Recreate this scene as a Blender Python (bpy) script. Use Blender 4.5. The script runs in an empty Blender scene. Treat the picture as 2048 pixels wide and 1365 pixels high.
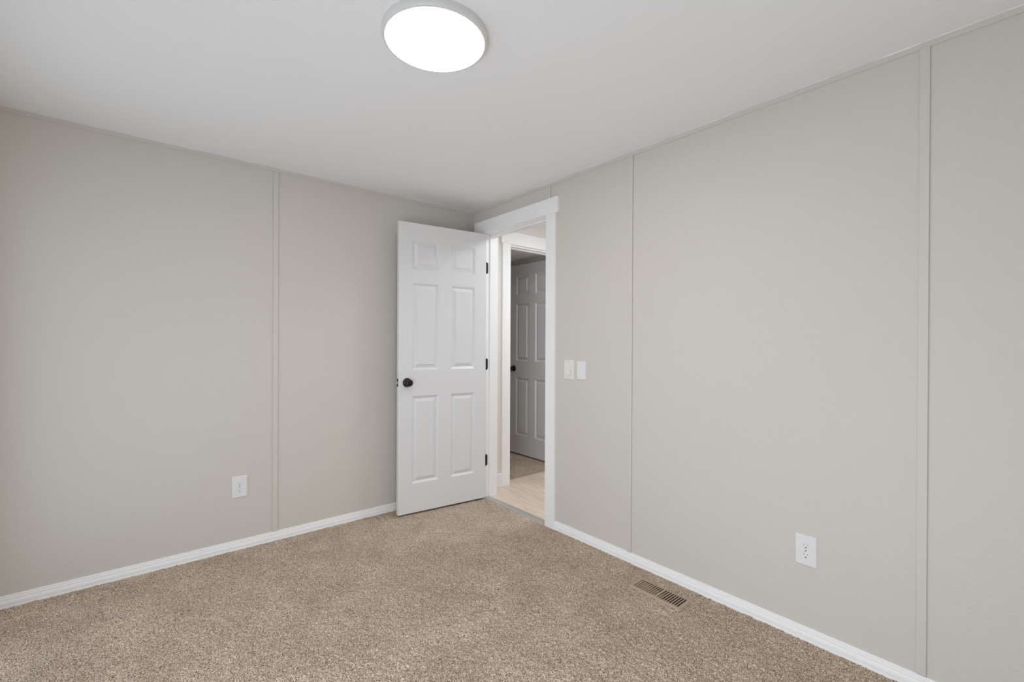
import bpy, bmesh, math, random
import numpy as np
from mathutils import Vector, Matrix

C = bpy.context.scene.collection
scene = bpy.context.scene
PI = math.pi
H = 2.286                      # ceiling height (m)
RX, RY = -2.70, -3.47          # far extents of the room; the corner by the door is the origin

# ------------------------------------------------------------------ camera
cam_d = bpy.data.cameras.new('camera'); cam = bpy.data.objects.new('camera', cam_d); C.objects.link(cam)
F_PX, YAW, PITCH, ROLL, SHY = 910.70, 0.69903, -0.0026908, 0.0043558, 0.0057069
cam_d.sensor_width = 36.0; cam_d.lens = F_PX / 2048 * 36.0
cam_d.shift_y = SHY * F_PX / 2048
cam_d.clip_start = 0.02; cam_d.clip_end = 100
fw = Vector((math.sin(YAW)*math.cos(PITCH), math.cos(YAW)*math.cos(PITCH), math.sin(PITCH)))
r0 = Vector((math.cos(YAW), -math.sin(YAW), 0)); u0 = r0.cross(fw)
rr = math.cos(ROLL)*r0 + math.sin(ROLL)*u0
uu = -math.sin(ROLL)*r0 + math.cos(ROLL)*u0
M = Matrix((rr, uu, -fw)).transposed().to_4x4(); M.translation = Vector((-2.14203, -3.07872, 1.22186))
cam.matrix_world = M
scene.camera = cam

# ------------------------------------------------------------------ world, added window fill, exposure
w = bpy.data.worlds.new('world'); scene.world = w; w.use_nodes = True
bg = w.node_tree.nodes['Background']; bg.inputs[0].default_value = (0.80, 0.90, 1.0, 1); bg.inputs[1].default_value = 0.3
vs = scene.view_settings
vs.view_transform = 'Standard'; vs.look = 'None'; vs.gamma = 1.0; vs.use_curve_mapping = False
vs.exposure = 0.05
scene.display_settings.display_device = 'sRGB'
scene.cycles.max_bounces = 16; scene.cycles.diffuse_bounces = 12
scene.cycles.use_denoising = True
scene.cycles.sample_clamp_indirect = 12.0

WIN1 = (-3.32, -1.90, 0.10, 0.98)        # added unseen low window in wall_west, shaped to brighten low walls: y0, y1, z0, z1
WIN2 = (-1.50, -0.30, 0.12, 1.95)        # added unseen tall window in wall_west, sized to balance the light
WIN3 = (-2.58, -1.38, 0.10, 0.95)        # added unseen low window in wall_south for fill: x0, x1, z0, z1
WIN4 = (0.25, 1.10, 0.30, 1.90)          # unseen window added at the hall's far end to lift its light
FILL_COL = (0.80, 0.895, 1.0)  # tint of the added window lights
def fill_light(name, loc, rot, sx, sy, power):  # area light added at an unseen window to brighten the rooms
    l = bpy.data.lights.new(name, 'AREA'); l.shape = 'RECTANGLE'; l.size = sx; l.size_y = sy
    l.energy = power; l.color = FILL_COL
    o = bpy.data.objects.new(name, l); o.location = loc; o.rotation_euler = rot; C.objects.link(o)
    return o
P_1, P_2, P_3, P_4, L_LAMP, L_HALL = 30.5, 8.0, 6.0, 1.0, 31.5, 44.0
def mid(a, b): return (a+b)/2
fill_light('fill_low_window', (RX-0.05, mid(*WIN1[:2]), mid(*WIN1[2:])), (0, -PI/2, 0), WIN1[3]-WIN1[2], WIN1[1]-WIN1[0], P_1)
fill_light('fill_tall_window', (RX-0.05, mid(*WIN2[:2]), mid(*WIN2[2:])), (0, -PI/2, 0), WIN2[3]-WIN2[2], WIN2[1]-WIN2[0], P_2)
fill_light('fill_south_window', (mid(*WIN3[:2]), RY-0.05, mid(*WIN3[2:])), (PI/2, 0, 0), WIN3[1]-WIN3[0], WIN3[3]-WIN3[2], P_3)
fill_light('fill_hall_window', (mid(*WIN4[:2]), -2.6-0.05, mid(*WIN4[2:])), (PI/2, 0, 0), WIN4[1]-WIN4[0], WIN4[3]-WIN4[2], P_4)

# ------------------------------------------------------------------ materials
def mat(name, col, rough=0.6, metal=0.0, bump=None, emit=None, spec=0.5):
    m = bpy.data.materials.new(name); m.use_nodes = True
    nt = m.node_tree; b = nt.nodes['Principled BSDF']
    b.inputs['Base Color'].default_value = (*col, 1); b.inputs['Roughness'].default_value = rough
    b.inputs['Metallic'].default_value = metal; b.inputs['Specular IOR Level'].default_value = spec
    if emit:
        b.inputs['Emission Color'].default_value = (*emit[0], 1); b.inputs['Emission Strength'].default_value = emit[1]
    if bump:
        tc = nt.nodes.new('ShaderNodeTexCoord'); prev = None
        for sc, st, dist in bump:
            n = nt.nodes.new('ShaderNodeTexNoise'); n.inputs['Scale'].default_value = sc; n.inputs['Detail'].default_value = 3
            nt.links.new(tc.outputs['Object'], n.inputs['Vector'])
            bp = nt.nodes.new('ShaderNodeBump'); bp.inputs['Strength'].default_value = st; bp.inputs['Distance'].default_value = dist
            nt.links.new(n.outputs['Fac'], bp.inputs['Height'])
            if prev: nt.links.new(prev.outputs['Normal'], bp.inputs['Normal'])
            prev = bp
        nt.links.new(prev.outputs['Normal'], b.inputs['Normal'])
    return m

def ramp(nt, fac, stops):
    r = nt.nodes.new('ShaderNodeValToRGB')
    while len(r.color_ramp.elements) < len(stops): r.color_ramp.elements.new(0.5)
    for e, (p, c) in zip(r.color_ramp.elements, stops): e.position = p; e.color = (*c, 1)
    nt.links.new(fac, r.inputs['Fac'])
    return r

WALLC = (0.640, 0.610, 0.565)
m_wall = mat('greige_textured_paint', WALLC, 0.55, bump=[(150, 0.5, 0.0015), (50, 0.40, 0.0020)], spec=0.35)
m_strip = mat('greige_batten_paint', WALLC, 0.5, bump=[(60, 0.1, 0.001)], spec=0.35)
m_ceil = mat('white_ceiling_paint', (0.87, 0.878, 0.89), 0.8, bump=[(60, 0.25, 0.002), (12, 0.2, 0.004)], spec=0.2)
m_trim = mat('white_trim_paint', (0.90, 0.90, 0.90), 0.38, bump=[(30, 0.04, 0.001)])
m_door = mat('white_door_paint', (0.745, 0.748, 0.755), 0.35, bump=[(25, 0.04, 0.001)])
m_hallwall = mat('cream_hall_paint', (0.80, 0.772, 0.725), 0.6, bump=[(110, 0.35, 0.002)], spec=0.3)
m_black = mat('oil_rubbed_bronze', (0.040, 0.038, 0.037), 0.33, 0.8)
m_blackflat = mat('dark_hinge_metal', (0.02, 0.02, 0.021), 0.45, 0.5)
m_steel = mat('brushed_latch_steel', (0.75, 0.72, 0.66), 0.3, 0.9)
m_plate = mat('white_plastic', (0.80, 0.80, 0.81), 0.3)
m_almond = mat('light_almond_plastic', (0.80, 0.775, 0.72), 0.3)
m_slot = mat('dark_slot', (0.05, 0.05, 0.05), 0.7)
m_screw = mat('plain_screw_metal', (0.42, 0.41, 0.40), 0.4, 0.6)
m_reg = mat('tan_painted_metal', (0.46, 0.360, 0.275), 0.5, spec=0.35)
m_duct = mat('dark_duct_metal', (0.012, 0.008, 0.006), 0.8)
m_thr = mat('brushed_aluminium_strip', (0.50, 0.48, 0.46), 0.45, 0.35)
m_thr2 = mat('taupe_strip', (0.42, 0.35, 0.29), 0.55)
m_frame = mat('white_vinyl', (0.8, 0.8, 0.8), 0.4)
m_housing = mat('lamp_rim_plastic', (0.72, 0.72, 0.72), 0.35)
m_glow = mat('frosted_lamp_diffuser', (0.9, 0.9, 0.9), 0.5, emit=((1.0, 0.94, 0.89), L_LAMP))
m_glow_hall = mat('hall_lamp_diffuser', (0.9, 0.9, 0.9), 0.5, emit=((0.90, 0.94, 1.0), L_HALL))

def carpet_mat(name):
    m = bpy.data.materials.new(name); m.use_nodes = True; nt = m.node_tree; b = nt.nodes['Principled BSDF']
    b.inputs['Roughness'].default_value = 1.0; b.inputs['Specular IOR Level'].default_value = 0.05
    tc = nt.nodes.new('ShaderNodeTexCoord')
    n1 = nt.nodes.new('ShaderNodeTexNoise'); n1.inputs['Scale'].default_value = 290; n1.inputs['Detail'].default_value = 2.5; n1.inputs['Roughness'].default_value = 0.6
    n1.inputs['Distortion'].default_value = 0.6
    nt.links.new(tc.outputs['Object'], n1.inputs['Vector'])
    r = ramp(nt, n1.outputs['Fac'], [(0.36, (0.10, 0.064, 0.042)), (0.45, (0.39, 0.298, 0.22)), (0.535, (0.67, 0.54, 0.425)), (0.64, (1.0, 0.88, 0.75))])
    n2 = nt.nodes.new('ShaderNodeTexNoise'); n2.inputs['Scale'].default_value = 4.5; n2.inputs['Detail'].default_value = 5; n2.inputs['Roughness'].default_value = 0.65
    nt.links.new(tc.outputs['Object'], n2.inputs['Vector'])
    r2 = ramp(nt, n2.outputs['Fac'], [(0.32, (0.83, 0.82, 0.81)), (0.66, (1.05, 1.05, 1.05))])
    mx = nt.nodes.new('ShaderNodeMix'); mx.data_type = 'RGBA'; mx.blend_type = 'MULTIPLY'; mx.inputs[0].default_value = 1.0
    nt.links.new(r.outputs['Color'], mx.inputs[6]); nt.links.new(r2.outputs['Color'], mx.inputs[7])
    nt.links.new(mx.outputs[2], b.inputs['Base Color'])
    bp = nt.nodes.new('ShaderNodeBump'); bp.inputs['Strength'].default_value = 0.6; bp.inputs['Distance'].default_value = 0.004
    nt.links.new(n1.outputs['Fac'], bp.inputs['Height']); nt.links.new(bp.outputs['Normal'], b.inputs['Normal'])
    return m
m_carpet = carpet_mat('brown_frieze_carpet')

def wood_mat():
    m = bpy.data.materials.new('pale_oak_planks'); m.use_nodes = True; nt = m.node_tree; b = nt.nodes['Principled BSDF']
    b.inputs['Roughness'].default_value = 0.5
    tc = nt.nodes.new('ShaderNodeTexCoord')
    mp = nt.nodes.new('ShaderNodeMapping'); mp.inputs['Rotation'].default_value = (0, 0, PI/2); nt.links.new(tc.outputs['Object'], mp.inputs['Vector'])
    br = nt.nodes.new('ShaderNodeTexBrick'); br.inputs['Scale'].default_value = 1.0
    br.inputs['Brick Width'].default_value = 1.2; br.inputs['Row Height'].default_value = 0.18; br.inputs['Mortar Size'].default_value = 0.0012
    br.inputs['Color1'].default_value = (0.78, 0.65, 0.535, 1); br.inputs['Color2'].default_value = (0.84, 0.71, 0.595, 1); br.inputs['Mortar'].default_value = (0.70, 0.57, 0.455, 1)
    nt.links.new(mp.outputs['Vector'], br.inputs['Vector'])
    mp2 = nt.nodes.new('ShaderNodeMapping'); mp2.inputs['Scale'].default_value = (14, 2.6, 1); nt.links.new(tc.outputs['Object'], mp2.inputs['Vector'])
    n = nt.nodes.new('ShaderNodeTexNoise'); n.inputs['Scale'].default_value = 2.0; n.inputs['Detail'].default_value = 5; n.inputs['Distortion'].default_value = 0.8
    nt.links.new(mp2.outputs['Vector'], n.inputs['Vector'])
    r = ramp(nt, n.outputs['Fac'], [(0.28, (0.84, 0.82, 0.80)), (0.62, (1.03, 1.03, 1.03))])
    mx = nt.nodes.new('ShaderNodeMix'); mx.data_type = 'RGBA'; mx.blend_type = 'MULTIPLY'; mx.inputs[0].default_value = 1.0
    nt.links.new(br.outputs['Color'], mx.inputs[6]); nt.links.new(r.outputs['Color'], mx.inputs[7])
    nt.links.new(mx.outputs[2], b.inputs['Base Color'])
    return m
m_wood = wood_mat()

# ------------------------------------------------------------------ helpers
def add_box(bm, x0, x1, y0, y1, z0, z1, bevel=0.0):
    t = bmesh.new()
    bmesh.ops.create_cube(t, size=1.0)
    for v in t.verts:
        v.co = Vector(((x0+x1)/2 + v.co.x*(x1-x0), (y0+y1)/2 + v.co.y*(y1-y0), (z0+z1)/2 + v.co.z*(z1-z0)))
    if bevel: bmesh.ops.bevel(t, geom=t.edges[:], offset=bevel, segments=2, affect='EDGES', profile=0.6)
    me = bpy.data.meshes.new('tmp'); t.to_mesh(me); t.free(); bm.from_mesh(me); bpy.data.meshes.remove(me)

def add_prism(bm, pts, h0, h1, fn):
    """Closed polygon pts (a, b) swept from h0 to h1; fn(a, b, h) gives the point."""
    lo = [bm.verts.new(fn(a, b, h0)) for a, b in pts]; hi = [bm.verts.new(fn(a, b, h1)) for a, b in pts]
    n = len(pts)
    for i in range(n): bm.faces.new((lo[i], lo[(i+1) % n], hi[(i+1) % n], hi[i]))
    bm.faces.new(lo[::-1]); bm.faces.new(hi)

def add_lathe(bm, prof, fn, seg=48):
    """prof: list of (radius, height); fn(x, y, h) -> point."""
    rings = []
    for r, h in prof:
        if r < 1e-6: rings.append([bm.verts.new(fn(0, 0, h))])
        else: rings.append([bm.verts.new(fn(r*math.cos(2*PI*k/seg), r*math.sin(2*PI*k/seg), h)) for k in range(seg)])
    for a, b in zip(rings, rings[1:]):
        for k in range(seg):
            k2 = (k+1) % seg
            if len(a) == 1 and len(b) == 1: continue
            if len(a) == 1: bm.faces.new((a[0], b[k2], b[k]))
            elif len(b) == 1: bm.faces.new((a[k], a[k2], b[0]))
            else: bm.faces.new((a[k], a[k2], b[k2], b[k]))

def finish(name, bm, m, parent=None, smooth=False, angle=35):
    bmesh.ops.recalc_face_normals(bm, faces=bm.faces[:])
    me = bpy.data.meshes.new(name); bm.to_mesh(me); bm.free()
    me.materials.append(m)
    if smooth:
        me.polygons.foreach_set('use_smooth', [True]*len(me.polygons))
        me.set_sharp_from_angle(angle=math.radians(angle))
    o = bpy.data.objects.new(name, me); C.objects.link(o)
    if parent: o.parent = parent
    return o

def tag(o, label, cat, kind=None, group=None):
    o['label'] = label; o['category'] = cat
    if kind: o['kind'] = kind
    if group: o['group'] = group
    return o
def empty(name, loc, rz, label, cat, kind=None, group=None):
    o = bpy.data.objects.new(name, None); o.empty_display_size = 0.1; C.objects.link(o)
    o.location = loc; o.rotation_euler = (0, 0, rz)
    return tag(o, label, cat, kind, group)
def boxes(name, lst, m, parent=None, bevel=0.0):
    bm = bmesh.new()
    for b in lst: add_box(bm, *b, bevel)
    return finish(name, bm, m, parent)

# ------------------------------------------------------------------ room shell
D_Y0, D_Y1, D_Z = -0.923, -0.187, 2.084        # rough opening of the doorway in the right wall
T = 0.115
tag(boxes('wall_left', [(RX, 0, 0, 0.10, -0.02, H)], m_wall), 'long beige textured wall behind the open white door', 'wall', 'structure')
tag(boxes('wall_right', [(0, T, RY, D_Y0, -0.02, H), (0, T, D_Y1, 0.10, -0.02, H), (0, T, D_Y0, D_Y1, D_Z, H)], m_wall),
    'beige textured wall with the doorway, light switch and floor vent along it', 'wall', 'structure')
p0, p1, q0, q1 = WIN1; r0_, r1_, s0, s1 = WIN2
tag(boxes('wall_west', [(RX-T, RX, RY, p0, -0.02, H), (RX-T, RX, p1, r0_, -0.02, H), (RX-T, RX, r1_, 0.10, -0.02, H), (RX-T, RX, p0, p1, -0.02, q0), (RX-T, RX, p0, p1, q1, H),
    (RX-T, RX, r0_, r1_, -0.02, s0), (RX-T, RX, r0_, r1_, s1, H)], m_wall), 'beige wall with two added windows facing the doorway wall', 'wall', 'structure')
x0, x1, z0, z1 = WIN3
tag(boxes('wall_south', [(RX-T, x0, RY-T, RY, -0.02, H), (x1, T, RY-T, RY, -0.02, H), (x0, x1, RY-T, RY, -0.02, z0), (x0, x1, RY-T, RY, z1, H)], m_wall),
    'beige wall with an added window, opposite the wall behind the open door', 'wall', 'structure')
tag(boxes('ceiling', [(RX-T, 0.0, RY-T, 0.0, H, H+0.08)], m_ceil), 'flat white painted ceiling with a round flush light', 'ceiling', 'structure')

def window(name, fn, a0, a1, z0, z1, label):  # frame and casing for the unseen windows added as fill sources
    e = tag(bpy.data.objects.new(name, None), label, 'window', 'structure'); C.objects.link(e)
    def bb(nm, lst, m):
        bm = bmesh.new()
        for (p0, p1, q0, q1, d0, d1) in lst:
            xa, ya = fn(p0, d0); xb, yb = fn(p1, d1)
            add_box(bm, min(xa, xb), max(xa, xb), min(ya, yb), max(ya, yb), q0, q1, 0.002)
        return finish(nm, bm, m, e)
    f = 0.045; mz = (z0+z1)/2
    bb('added_window_frame', [(a0, a0+f, z0, z1, -0.045, -0.02), (a1-f, a1, z0, z1, -0.045, -0.02), (a0, a1, z0, z0+f, -0.045, -0.02), (a0, a1, z1-f, z1, -0.045, -0.02), (a0, a1, mz-0.02, mz+0.02, -0.04, -0.025)], m_frame)
    c = 0.04
    bb('added_window_casing', [(a0-c, a0, z0-c, z1+c, 0, 0.016), (a1, a1+c, z0-c, z1+c, 0, 0.016), (a0, a1, z1, z1+c, 0, 0.016), (a0, a1, z0-c, z0, 0, 0.016)], m_trim)
window('added_window_1', lambda a, d: (RX+d, a), *WIN1, 'added low wide white framed window, out of view, in the wall facing the doorway')
window('added_window_2', lambda a, d: (RX+d, a), *WIN2, 'added tall white framed window, out of view, in the wall facing the doorway')
window('added_window_3', lambda a, d: (a, RY+d), *WIN3, 'added low white framed window, out of view, opposite the wall behind the door')

# carpet: a displaced pile surface
def carpet(name, x0, x1, y0, y1, step, amp, label, holes=(), seed=1):
    rng = np.random.default_rng(seed)
    nx, ny = int(round((x1-x0)/step))+1, int(round((y1-y0)/step))+1
    X, Y = np.meshgrid(np.linspace(x0, x1, nx), np.linspace(y0, y1, ny))
    def sm(a, k):
        for _ in range(k):
            a = (a + np.roll(a, 1, 0) + np.roll(a, -1, 0) + np.roll(a, 1, 1) + np.roll(a, -1, 1)) / 5
        return a / a.std()
    Z = (sm(rng.normal(size=X.shape), 1)*0.8 + sm(rng.normal(size=X.shape), 12)*0.35) * amp
    jx = rng.uniform(-.3, .3, X.shape)*step; jy = rng.uniform(-.3, .3, X.shape)*step
    jx[:, 0] = jx[:, -1] = 0; jy[0, :] = jy[-1, :] = 0
    Z = np.clip(Z, -0.006, 0.0045) - 0.0015
    co = np.stack([X+jx, Y+jy, Z], -1).reshape(-1, 3).astype(np.float32)
    i = (np.arange(ny-1)[:, None]*nx + np.arange(nx-1)[None, :])
    keep = np.ones(i.shape, bool)
    cx = (X[:-1, :-1]+X[1:, 1:])/2; cy = (Y[:-1, :-1]+Y[1:, 1:])/2
    for hx0, hx1, hy0, hy1 in holes: keep &= ~((cx > hx0) & (cx < hx1) & (cy > hy0) & (cy < hy1))
    i = i[keep]
    q = np.stack([i, i+1, i+1+nx, i+nx], -1).astype(np.int32)
    me = bpy.data.meshes.new(name)
    me.vertices.add(len(co)); me.vertices.foreach_set('co', co.ravel())
    me.loops.add(q.size); me.loops.foreach_set('vertex_index', q.ravel())
    me.polygons.add(len(q)); me.polygons.foreach_set('loop_start', np.arange(0, q.size, 4, dtype=np.int32))
    me.update(calc_edges=True); me.polygons.foreach_set('use_smooth', np.ones(len(q), bool)); me.materials.append(m_carpet)
    o = bpy.data.objects.new(name, me); C.objects.link(o)
    return tag(o, label, 'floor', 'structure')
VH = (-0.206, -0.116, -1.975, -1.720)          # hole for the register
carpet('floor', RX, 0.0, RY, 0.0, 0.0045, 0.0022, 'brown speckled carpet floor of the empty room', holes=[VH])
bmf = [(RX, VH[0], RY, 0, -0.06, -0.012), (VH[1], 0.0, RY, 0, -0.06, -0.012), (VH[0], VH[1], RY, VH[2], -0.06, -0.012), (VH[0], VH[1], VH[3], 0, -0.06, -0.012)]
tag(boxes('floor_base', bmf, m_duct), 'sub floor under the brown carpet', 'floor', 'structure')

# battens and top strips ("trim")
ST = 0.004
def strip(n, b, label): tag(boxes('trim_%d' % n, [b], m_strip, bevel=0.0012), label, 'trim', 'structure')
strip(1, (RX, -ST, -ST, 0, 2.263, H), 'thin beige trim strip along the ceiling above the open door')
strip(2, (-ST, 0, RY, 0, 2.263, H), 'thin beige trim strip along the ceiling above the doorway')
def batten(n, fn, a0, a1, z0, z1, label):
    """Raised batten with a thin shadow gap under both long edges; fn(along, out, z)."""
    bm = bmesh.new(); t = 0.0060
    add_prism(bm, [(a0+0.0026, 0), (a1-0.0026, 0), (a1-0.0026, 0.0022), (a1, 0.0026), (a1, t-0.001), (a1-0.001, t), (a0+0.001, t), (a0, t-0.001), (a0, 0.0026), (a0+0.0026, 0.0022)], z0, z1, fn)
    tag(finish('trim_%d' % n, bm, m_strip), label, 'trim', 'structure')
LW = lambda a, b, h: (a, -b, h)
RW = lambda a, b, h: (-b, a, h)
batten(3, LW, -1.468, -1.440, 0.056, 2.2628, 'vertical beige batten on the wall beside the open door')
batten(4, RW, -1.572, -1.544, 0.056, 2.2628, 'vertical beige batten beside the blank wall plate')
batten(5, RW, -2.797, -2.769, 0.056, 2.2628, 'vertical beige batten beyond the outlet, nearest the camera')
batten(6, RW, -0.926, -0.898, 2.1755, 2.2628, 'short beige batten above the door header')
strip(7, (-0.028, -ST, -0.0045, 0, 0.056, 2.2628), 'beige corner batten behind the open door')
strip(8, (-0.0045, 0, -0.026, 0, 0.056, 2.2628), 'beige corner batten beside the door casing')

# uneven caulk line where ceiling meets the strips
def caulk(n, p0, p1, perp, label):
    rng = random.Random(n); bm = bmesh.new(); L = (Vector(p1)-Vector(p0)).length; k = int(L/0.03); prev = None
    a = 0.0016; d = 0.0
    for i in range(k+1):
        d = 0.75*d + rng.uniform(-0.0014, 0.0014)
        c = Vector(p0).lerp(Vector(p1), i/k); out = max(0.0006, a+d); dn = max(0.0004, 0.0012+d*0.9)
        ring = [bm.verts.new(c), bm.verts.new(c+Vector(perp)*out), bm.verts.new(c+Vector(perp)*out*0.6+Vector((0, 0, -dn))), bm.verts.new(c+Vector((0, 0, -dn*1.2)))]
        if prev:
            for j in range(4): bm.faces.new((prev[j], prev[(j+1) % 4], ring[(j+1) % 4], ring[j]))
        prev = ring
    tag(finish('trim_%d' % n, bm, m_ceil, None, True, 60), label, 'trim', 'structure')
caulk(9, (RX, -ST, H), (-ST, -ST, H), (0, -1, 0), 'uneven white caulk bead along the ceiling above the open door')
caulk(10, (-ST, RY, H), (-ST, -ST, H), (-1, 0, 0), 'uneven white caulk bead along the ceiling above the doorway')

# baseboards
BB = [(0, 0), (0.0140, 0), (0.0145, 0.004), (0.0140, 0.0080), (0.0120, 0.0095), (0.0128, 0.012), (0.0128, 0.024), (0.0110, 0.032), (0.0082, 0.0375), (0.0105, 0.0402), (0.0100, 0.0425),
      (0.0068, 0.0450), (0.0062, 0.0530), (0.0050, 0.0558), (0.003, 0.0565), (0, 0.0565)]
def baseboard(name, h0, h1, fn, label, prof=BB, m=None):
    bm = bmesh.new(); add_prism(bm, prof, h0, h1, fn)
    return tag(finish(name, bm, m or m_trim, None, False), label, 'baseboard', 'structure')
baseboard('baseboard_left', RX, 0.0, lambda a, b, h: (h, -a, b-0.003), 'white moulded baseboard under the wall behind the open door')
baseboard('baseboard_right', RY, -0.983, lambda a, b, h: (-a, h, b-0.003), 'white moulded baseboard running from the doorway past the floor vent')
baseboard('baseboard_west', RY, 0.0, lambda a, b, h: (RX+a, h, b-0.003), 'white moulded baseboard under the added windows facing the doorway')
baseboard('baseboard_south', RX, 0.0, lambda a, b, h: (h, RY+a, b-0.003), 'white moulded baseboard opposite the wall behind the door')

# ------------------------------------------------------------------ doorway of the room: jambs, stops, casing
JY0, JY1, JZ = -0.905, -0.205, 2.066
fr = tag(bpy.data.objects.new('trim_11', None), 'white door frame with flat casing and wide header board', 'door frame', 'structure'); C.objects.link(fr)
boxes('jamb', [(0, T, JY1, D_Y1, -0.01, D_Z), (0, T, D_Y0, JY0, -0.01, D_Z), (0, T, JY0, JY1, JZ, D_Z)], m_trim, fr, 0.0015)
boxes('door_stop', [(0.038, 0.074, JY1-0.010, JY1, 0.0, JZ), (0.038, 0.074, JY0, JY0+0.010, 0.0, JZ), (0.038, 0.074, JY0, JY1, JZ-0.011, JZ)], m_trim, fr, 0.0015)
boxes('casing', [(-0.018, 0, -0.983, -0.897, -0.006, 2.0705)], m_trim, fr, 0.002)
boxes('casing', [(-0.018, 0, -0.196, -0.110, -0.006, 2.0705)], m_trim, fr, 0.002)
boxes('header_board', [(-0.021, 0, -1.007, -0.081, 2.0705, 2.175)], m_trim, fr, 0.002)
# hall side casing
boxes('casing', [(T, T+0.018, -0.195, -0.115, 0.0, 2.0705)], m_trim, fr, 0.002)
boxes('casing', [(T, T+0.018, -0.983, -0.897, 0.0, 2.0705)], m_trim, fr, 0.002)
boxes('header_board', [(T, T+0.020, -1.0, -0.10, 2.0705, 2.175)], m_trim, fr, 0.002)
bm = bmesh.new(); add_prism(bm, [(-0.012, -0.004), (-0.008, 0.0035), (0.002, 0.0065), (0.034, 0.0065), (0.044, 0.003), (0.046, -0.004)], JY0, JY1, lambda a, b, h: (a, h, b))
tag(finish('trim_12', bm, m_thr, None, True, 30), 'grey metal threshold strip between brown carpet and pale wood', 'threshold', 'structure')

# ------------------------------------------------------------------ six panel doors
COLS = [(0.097, 0.299), (0.398, 0.602)]; ROWS = [(0.218, 0.838), (1.022, 1.640), (1.738, 1.944)]
DW, DH, DT = 0.700, 2.052, 0.035
def door_slab_bm():
    """Local: s along +x from the hinge edge, thickness y 0..DT (hall face at y=0), z up from 0."""
    bm = bmesh.new()
    xs = [0.0] + [v for c in COLS for v in c] + [DW]; zs = [0.0] + [v - 0.012 for r in ROWS for v in r] + [DH]
    def face_side(y, sgn):
        g = [[bm.verts.new((x, y, z)) for x in xs] for z in zs]
        for i in range(len(zs)-1):
            for j in range(len(xs)-1):
                if i in (1, 3, 5) and j in (1, 3):
                    ring = [g[i][j], g[i][j+1], g[i+1][j+1], g[i+1][j]]
                    x0, x1, z0, z1 = xs[j], xs[j+1], zs[i], zs[i+1]
                    for ins, dep in ((0.001, 0.0012), (0.007, 0.0050), (0.0135, 0.0108), (0.0160, 0.0126), (0.0180, 0.0124), (0.0395, 0.0034), (0.0402, 0.0010)):
                        nr = [bm.verts.new((a, y+sgn*dep, b)) for a, b in ((x0+ins, z0+ins), (x1-ins, z0+ins), (x1-ins, z1-ins), (x0+ins, z1-ins))]
                        for k in range(4): bm.faces.new((ring[k], ring[(k+1) % 4], nr[(k+1) % 4], nr[k]))
                        ring = nr
                    bm.faces.new(ring)
                else: bm.faces.new((g[i][j], g[i][j+1], g[i+1][j+1], g[i+1][j]))
        return g
    a = face_side(0.0, 1); b = face_side(DT, -1)
    nz, nx = len(zs), len(xs)
    for i in range(nz-1):
        bm.faces.new((a[i][0], a[i+1][0], b[i+1][0], b[i][0])); bm.faces.new((a[i][-1], b[i][-1], b[i+1][-1], a[i+1][-1]))
    for j in range(nx-1):
        bm.faces.new((a[0][j], b[0][j], b[0][j+1], a[0][j+1])); bm.faces.new((a[-1][j], a[-1][j+1], b[-1][j+1], b[-1][j]))
    bmesh.ops.recalc_face_normals(bm, faces=bm.faces[:])
    ed = [e for e in bm.edges if all((abs(v.co.x) < 1e-5 or abs(v.co.x-DW) < 1e-5 or abs(v.co.z) < 1e-5 or abs(v.co.z-DH) < 1e-5) for v in e.verts)
          and len(e.link_faces) == 2 and e.link_faces[0].normal.dot(e.link_faces[1].normal) < 0.5]
    bmesh.ops.bevel(bm, geom=ed, offset=0.0022, segments=2, affect='EDGES', profile=0.5)
    return bm

def knob_bm(sgn, y):
    bm = bmesh.new()
    prof = [(0.0, 0), (0.0315, 0), (0.0325, 0.002), (0.0315, 0.005), (0.029, 0.0075), (0.020, 0.0095), (0.0125, 0.012), (0.0115, 0.018), (0.0125, 0.024),
            (0.019, 0.029), (0.0245, 0.034), (0.0262, 0.041), (0.0255, 0.048), (0.022, 0.0535), (0.016, 0.057), (0.0135, 0.0572), (0.0115, 0.0545), (0.008, 0.0542), (0.0065, 0.0565), (0, 0.0568)]
    add_lathe(bm, prof, lambda a, b, h: (a, y + sgn*h, b))
    return bm

def build_door(name, loc, rz, label, mirror=False):
    """mirror: the slab's thickness lies on the -y side of its local x axis."""
    e = empty(name, loc, rz, label, 'door', 'structure')
    s = -1 if mirror else 1
    bm = door_slab_bm()
    for v in bm.verts: v.co.y *= s
    finish('door_panel', bm, m_door, e, False)
    for side, yy in ((-1, 0.0), (1, DT)):
        k = finish('door_knob', knob_bm(side*s, yy*s), m_black, e, True, 40); k.location = (0.638, 0, 0.925)
        k['label'] = 'dark bronze round door knob'
    lp = boxes('latch_plate', [(DW-0.0005, DW+0.0012, min(0.005*s, 0.030*s), max(0.005*s, 0.030*s), 0.897, 0.953)], m_black, e)
    lp['label'] = 'dark metal latch plate'
    bm = bmesh.new(); ys = sorted((0.011*s, 0.025*s))
    add_prism(bm, [(DW, ys[0]), (DW+0.006, ys[0]), (DW+0.010, (ys[0]+ys[1])/2), (DW+0.006, ys[1]), (DW, ys[1])], 0.917, 0.933, lambda a, b, h: (a, b, h))
    lb = finish('latch_bolt', bm, m_steel, lp); lb['label'] = 'pale steel latch bolt'
    return e

# door 1: open a little past square; the hinge pin stands at the corner of the left jamb
dx, dy = -0.99397, 0.10964
ang1 = math.atan2(dy, dx)
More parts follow.
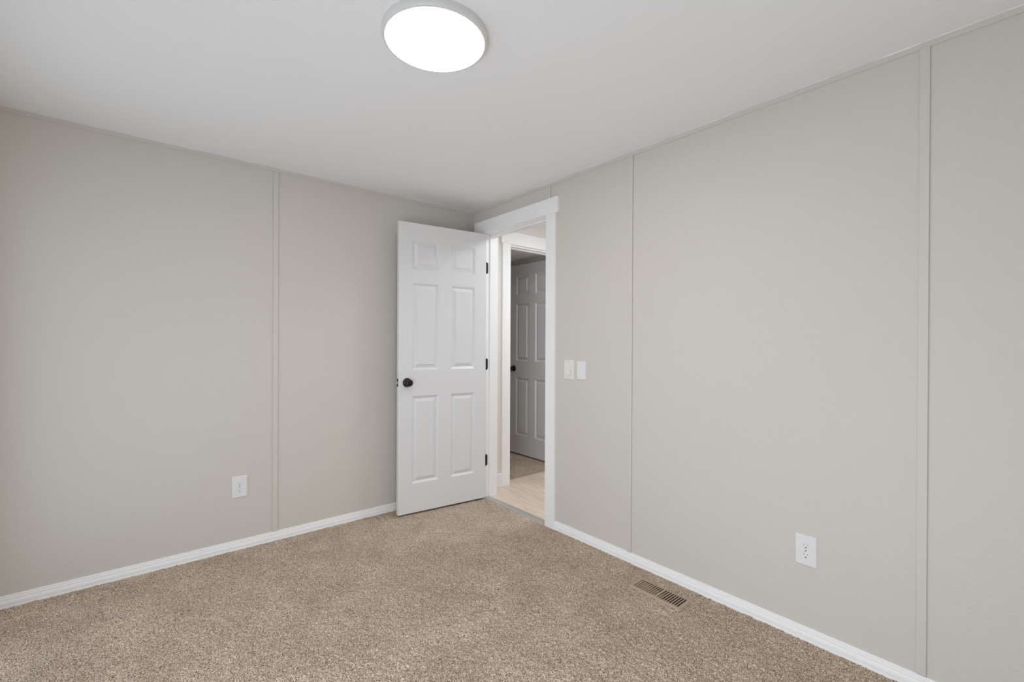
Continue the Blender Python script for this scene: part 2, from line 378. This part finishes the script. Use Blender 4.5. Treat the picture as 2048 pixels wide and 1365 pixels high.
# local +y must point away from the camera: rotate x onto d; then local y = (-dy, dx) points towards -y world, so mirror
door1 = build_door('door_1', (-0.0165, -0.2335, 0.012), ang1, 'open white six panel door with dark knob', mirror=True)
for zc in (1.806, 1.050, 0.294):
    bm = bmesh.new(); hh = 0.0445; c = 0.012
    LE = 0.024; pts = [(0.001, -hh), (LE-c, -hh), (LE-c*0.3, -hh+c*0.3), (LE, -hh+c), (LE, hh-c), (LE-c*0.3, hh-c*0.3), (LE-c, hh), (0.001, hh)]
    add_prism(bm, pts, -0.2068, -0.2045, lambda a, b, h: (a, h, b+zc))
    add_lathe(bm, [(0, -hh), (0.0055, -hh), (0.0055, hh), (0, hh)], lambda a, b, h: (-0.0065+a, -0.1985+b, h+zc), 16)
    h = finish('hinge', bm, m_blackflat, door1, True, 40)
    h.matrix_parent_inverse = Matrix.LocRotScale(door1.location, door1.rotation_euler, None).inverted()
    h['label'] = 'dark metal butt hinge'

# ------------------------------------------------------------------ hall and the room beyond
HX1, HY0 = 1.24, -2.6
EY0, EY1 = -0.057, 0.055                        # the wall at the end of the hall
OX0, OX1, OZ = 0.371, 1.087, 2.052              # clear opening in it
tag(boxes('floor_hall', [(0.0, HX1, HY0, 0.045, -0.03, 0.0)], m_wood), 'pale wood plank floor of the hall beyond the doorway', 'floor', 'structure')
tag(boxes('ceiling_hall', [(T, HX1+0.1, HY0, EY0, H, H+0.08)], m_ceil), 'white ceiling of the hall beyond the doorway', 'ceiling', 'structure')
tag(boxes('wall_hall_end', [(T, OX0-0.018, EY0, EY1, -0.01, H), (OX1+0.018, HX1, EY0, EY1, -0.01, H), (OX0-0.018, OX1+0.018, EY0, EY1, OZ+0.018, H)], m_hallwall),
    'cream wall at the end of the hall around the second doorway', 'wall', 'structure')
tag(boxes('wall_hall_side', [(HX1, HX1+0.1, HY0, EY1, -0.01, H)], m_hallwall), 'cream side wall of the hall', 'wall', 'structure')
x0, x1, z0, z1 = WIN4
tag(boxes('wall_hall_near', [(T, x0, HY0-0.1, HY0, -0.01, H), (x1, HX1+0.1, HY0-0.1, HY0, -0.01, H), (x0, x1, HY0-0.1, HY0, -0.01, z0), (x0, x1, HY0-0.1, HY0, z1, H)], m_hallwall), 'cream wall with an added window closing the hall', 'wall', 'structure')
tag(boxes('wall_hall_skin', [(T, T+0.004, HY0, -0.983, 0, H), (T, T+0.004, -0.115, EY0, 0, H)], m_hallwall), 'cream hall side of the doorway wall', 'wall', 'structure')
fr2 = tag(bpy.data.objects.new('trim_13', None), 'white casing and header around the second doorway across the hall', 'door frame', 'structure'); C.objects.link(fr2)
boxes('jamb', [(OX0-0.018, OX0, EY0, EY1, 0, OZ), (OX1, OX1+0.018, EY0, EY1, 0, OZ), (OX0-0.018, OX1+0.018, EY0, EY1, OZ, OZ+0.018)], m_trim, fr2, 0.0015)
boxes('door_stop', [(OX0, OX0+0.010, EY0+0.035, EY0+0.07, 0, OZ-0.012), (OX1-0.010, OX1, EY0+0.035, EY0+0.07, 0, OZ-0.012), (OX0, OX1, EY0+0.035, EY0+0.07, OZ-0.012, OZ)], m_trim, fr2, 0.0015)
boxes('casing', [(0.279, 0.366, EY0-0.018, EY0, 0, 2.066)], m_trim, fr2, 0.002)
boxes('casing', [(1.092, 1.179, EY0-0.018, EY0, 0, 2.066)], m_trim, fr2, 0.002)
boxes('header_board', [(0.264, 1.195, EY0-0.021, EY0, 2.066, 2.174)], m_trim, fr2, 0.002)
HB = [(0, 0), (0.014, 0), (0.014, 0.100), (0.012, 0.106), (0.006, 0.110), (0, 0.110)]
baseboard('baseboard_hall_end', T+0.004, 0.279, lambda a, b, h: (h, EY0-a, b), 'tall flat white baseboard at the end of the hall', HB)
baseboard('baseboard_hall_side', HY0, EY0, lambda a, b, h: (HX1-a, h, b), 'tall flat white baseboard along the hall side wall', HB)
bm = bmesh.new(); add_prism(bm, [(0.010, -0.003), (0.014, 0.003), (0.024, 0.006), (0.052, 0.006), (0.064, 0.002), (0.066, -0.003)], OX0, OX1, lambda a, b, h: (h, a, b))
tag(finish('trim_14', bm, m_thr2, None, True, 30), 'taupe threshold strip at the second doorway', 'threshold', 'structure')
window('added_window_4', lambda a, d: (a, HY0+d), *WIN4, 'added white framed window, out of view, at the far end of the hall')
# second room
BX0, BX1, BY1, BH = 0.115, 1.155, 3.2, 2.130
carpet('floor_bedroom', BX0, BX1, 0.05, BY1, 0.007, 0.0022, 'brown speckled carpet in the darker room across the hall', seed=5)
tag(boxes('wall_bedroom_side', [(BX1, BX1+0.1, EY1, BY1, -0.01, BH)], m_wall), 'shaded beige wall behind the second door', 'wall', 'structure')
tag(boxes('wall_bedroom_near', [(BX0-0.1, BX0, EY1, BY1, -0.01, BH)], m_wall), 'beige wall of the room across the hall', 'wall', 'structure')
tag(boxes('wall_bedroom_end', [(BX0-0.1, BX1+0.1, BY1, BY1+0.1, -0.01, BH)], m_wall), 'beige end wall of the room across the hall', 'wall', 'structure')
tag(boxes('ceiling_bedroom', [(BX0-0.1, BX1+0.1, EY1, BY1+0.1, BH, BH+0.08)], m_ceil), 'white ceiling of the room across the hall', 'ceiling', 'structure')
baseboard('baseboard_bedroom', EY1, BY1, lambda a, b, h: (BX1-a, h, b-0.003), 'white moulded baseboard behind the second door')
door2 = build_door('door_2', (1.100, 0.105, 0.012), PI/2, 'white six panel door standing open in the room across the hall', mirror=True)
for zc in (1.806, 1.050, 0.294):
    bm = bmesh.new(); add_lathe(bm, [(0, -0.0445), (0.0055, -0.0445), (0.0055, 0.0445), (0, 0.0445)], lambda a, b, h: (a, b, h), 16)
    h = finish('hinge', bm, m_blackflat, door2, True, 40); h.location = (-0.006, -DT-0.004, zc-0.012)

# ------------------------------------------------------------------ ceiling light
def ceiling_light(name, loc, label, m):
    e = empty(name, loc, 0, label, 'ceiling light')
    bm = bmesh.new(); D = 0.028
    add_lathe(bm, [(0.1680, -D+0.0005), (0.1720, -D), (0.1775, -D+0.0025), (0.1800, -D+0.007), (0.1808, -D+0.013), (0.1800, -0.003), (0.179, 0.0), (0.0, 0.0)], lambda a, b, h: (a, b, h), 128)
    finish('lamp_rim', bm, m_housing, e, True, 50)
    bm = bmesh.new()
    add_lathe(bm, [(0.1688, -D+0.003), (0.1684, -D), (0.166, -D-0.0012), (0.0, -D-0.0014)], lambda a, b, h: (a, b, h), 128)
    finish('lamp_diffuser', bm, m, e, True, 50)['label'] = 'glowing white round diffuser'
    return e
ceiling_light('ceiling_light', (-1.3325, -1.6965, H), 'round slim white flush ceiling light, switched on', m_glow)
ceiling_light('hall_ceiling_light', (0.60, -1.00, H), 'round flush light on the hall ceiling', m_glow_hall)

# ------------------------------------------------------------------ outlets, switch, blank plate
def plate_bm(wd, ht, th, bev=0.003):
    bm = bmesh.new()
    rings = []
    for ins, y in ((0, 0), (0, -th*0.35), (bev, -th), ):
        rings.append([bm.verts.new((sx*(wd/2-ins), y, sz*(ht/2-ins))) for sx, sz in ((-1, -1), (1, -1), (1, 1), (-1, 1))])
    for a, b in zip(rings, rings[1:]):
        for k in range(4): bm.faces.new((a[k], a[(k+1) % 4], b[(k+1) % 4], b[k]))
    bm.faces.new(rings[-1]); bm.faces.new(rings[0][::-1])
    return bm
def screw(parent, x, y, z, m):
    bm = bmesh.new(); add_lathe(bm, [(0, 0), (0.0032, 0), (0.0032, -0.0006), (0.0022, -0.0013), (0, -0.0015)], lambda a, b, h: (x+a, y+h, z+b), 20)
    s = finish('screw', bm, m, parent, True)
    b2 = bmesh.new(); add_box(b2, x-0.0024, x+0.0024, y-0.0018, y-0.0012, z-0.0004, z+0.0004)
    finish('screw_slot', b2, m_slot, s)
def outlet(loc, rz, label, wd=0.079, ht=0.124):
    e = empty('wall_outlet', loc, rz, label, 'outlet', group='duplex wall outlets')
    finish('cover_plate', plate_bm(wd, ht, 0.006, 0.0035), m_plate, e)
    for zc in (0.0195, -0.0195):
        bm = bmesh.new(); R = 0.0172; n = 40
        pts = []
        for k in range(n):
            a = 2*PI*k/n; pts.append((R*math.cos(a), max(-0.0142, min(0.0142, R*math.sin(a)))))
        add_prism(bm, pts, -0.004, -0.0068, lambda a, b, h: (a, h, b+zc))
        rc = finish('receptacle', bm, m_plate, e, True, 40)
        bm = bmesh.new()
        add_box(bm, -0.0070, -0.0056, -0.0070, -0.005, zc+0.0006, zc+0.0080); add_box(bm, 0.0056, 0.0069, -0.0070, -0.005, zc+0.0012, zc+0.0074)
        add_prism(bm, [(0.0028*math.cos(2*PI*k/16), max(-0.002, 0.0028*math.sin(2*PI*k/16))) for k in range(16)], -0.005, -0.0072, lambda a, b, h: (a, h, b+zc-0.0072))
        finish('socket_slots', bm, m_slot, rc)['label'] = 'dark socket slots'
    screw(e, 0, -0.006, 0, m_screw)
    return e
outlet((-1.643, 0, 0.3655), 0, 'white duplex outlet low on the wall behind the open door')
outlet((0, -2.4255, 0.3675), -PI/2, 'white duplex outlet low on the doorway wall, past the floor vent')
sw = empty('light_switch', (0, -1.0985, 1.0505), -PI/2, 'cream rocker light switch on the wall beside the door casing', 'switch')
finish('cover_plate', plate_bm(0.083, 0.125, 0.0065, 0.0035), m_almond, sw)
bm = bmesh.new()      # rocker body in its recess, tilted: bottom pressed out
rk = [(-0.0060, 0.0335), (-0.0075, 0.0335), (-0.0082, 0.0), (-0.0135, -0.0325), (-0.0060, -0.0335)]
add_prism(bm, rk, -0.0165, 0.0165, lambda a, b, h: (h, a, b)); finish('rocker', bm, m_almond, sw)
boxes('rocker_surround', [(-0.0182, 0.0182, -0.0072, -0.005, -0.0350, -0.0336), (-0.0182, 0.0182, -0.0072, -0.005, 0.0336, 0.0350), (-0.0182, -0.0168, -0.0072, -0.005, -0.0350, 0.0350), (0.0168, 0.0182, -0.0072, -0.005, -0.0350, 0.0350)], m_almond, sw)
for z in (0.048, -0.048): screw(sw, 0, -0.0065, z, m_almond)
bp = empty('blank_wall_plate', (0, -1.2000, 1.0505), -PI/2, 'small blank white cover plate between switch and batten', 'wall plate')
finish('cover_plate', plate_bm(0.070, 0.114, 0.0055, 0.003), m_plate, bp)
for z in (0.042, -0.042): screw(bp, 0, -0.0055, z, m_plate)

# ------------------------------------------------------------------ floor register
VX0, VX1, VY0, VY1 = -0.219, -0.103, -1.989, -1.710
vent = empty('floor_register', ((VX0+VX1)/2, (VY0+VY1)/2, 0), 0, 'tan metal floor register set in the carpet beside the baseboard', 'floor vent')
ex, ey = vent.location.x, vent.location.y
bm = bmesh.new()
SX0, SX1 = -0.204, -0.116; pitch = 0.0123
fY0, fY1, nY0, nY1 = -1.847, -1.727, -1.969, -1.858   # far and near slot banks
def rbox(x0, x1, y0, y1, z0=0.0015, z1=0.0052): add_box(bm, x0-ex, x1-ex, y0-ey, y1-ey, z0, z1)
rbox(VX0+0.004, SX0, VY0+0.004, VY1-0.004); rbox(SX1, VX1-0.004, VY0+0.004, VY1-0.004)
rbox(SX0, SX1, VY0+0.004, nY0); rbox(SX0, SX1, nY1, fY0); rbox(SX0, SX1, fY1, VY1-0.004)
def bank(y0, y1, n):
    p = (y1-y0+0.005)/n
    for k in range(n-1): rbox(SX0, SX1, y0+(k+1)*p-0.005, y0+(k+1)*p)
bank(fY0, fY1, 10); bank(nY0, nY1, 9)
# sloping rim
outer = [(VX0, VY0), (VX1, VY0), (VX1, VY1), (VX0, VY1)]; inner = [(VX0+.005, VY0+.005), (VX1-.005, VY0+.005), (VX1-.005, VY1-.005), (VX0+.005, VY1-.005)]
o_ = [bm.verts.new((x-ex, y-ey, 0.0005)) for x, y in outer]; i_ = [bm.verts.new((x-ex, y-ey, 0.0052)) for x, y in inner]
l_ = [bm.verts.new((x-ex, y-ey, -0.004)) for x, y in outer]
for k in range(4):
    bm.faces.new((o_[k], o_[(k+1) % 4], i_[(k+1) % 4], i_[k])); bm.faces.new((l_[k], l_[(k+1) % 4], o_[(k+1) % 4], o_[k]))
finish('grille', bm, m_reg, vent)
bm = bmesh.new()      # damper blade, tilted: high under the far slots, low at the middle
add_prism(bm, [(fY1+0.004-ey, 0.0005), (fY1+0.004-ey, -0.001), (fY0-0.004-ey, -0.026), (fY0-0.004-ey, -0.0245)], SX0-ex+0.002, SX1-ex-0.002, lambda a, b, h: (h, a, b))
finish('damper', bm, m_reg, vent)
bm = bmesh.new()
for b in ((VH[0]-0.002, VH[0]+0.001, VH[2], VH[3]), (VH[1]-0.001, VH[1]+0.002, VH[2], VH[3]), (VH[0], VH[1], VH[2]-0.002, VH[2]+0.001), (VH[0], VH[1], VH[3]-0.001, VH[3]+0.002)):
    add_box(bm, b[0]-ex, b[1]-ex, b[2]-ey, b[3]-ey, -0.14, 0.001)
add_box(bm, VH[0]-ex, VH[1]-ex, VH[2]-ey, VH[3]-ey, -0.143, -0.14)
finish('duct_boot', bm, m_duct, vent)['label'] = 'dark duct opening below the slots'
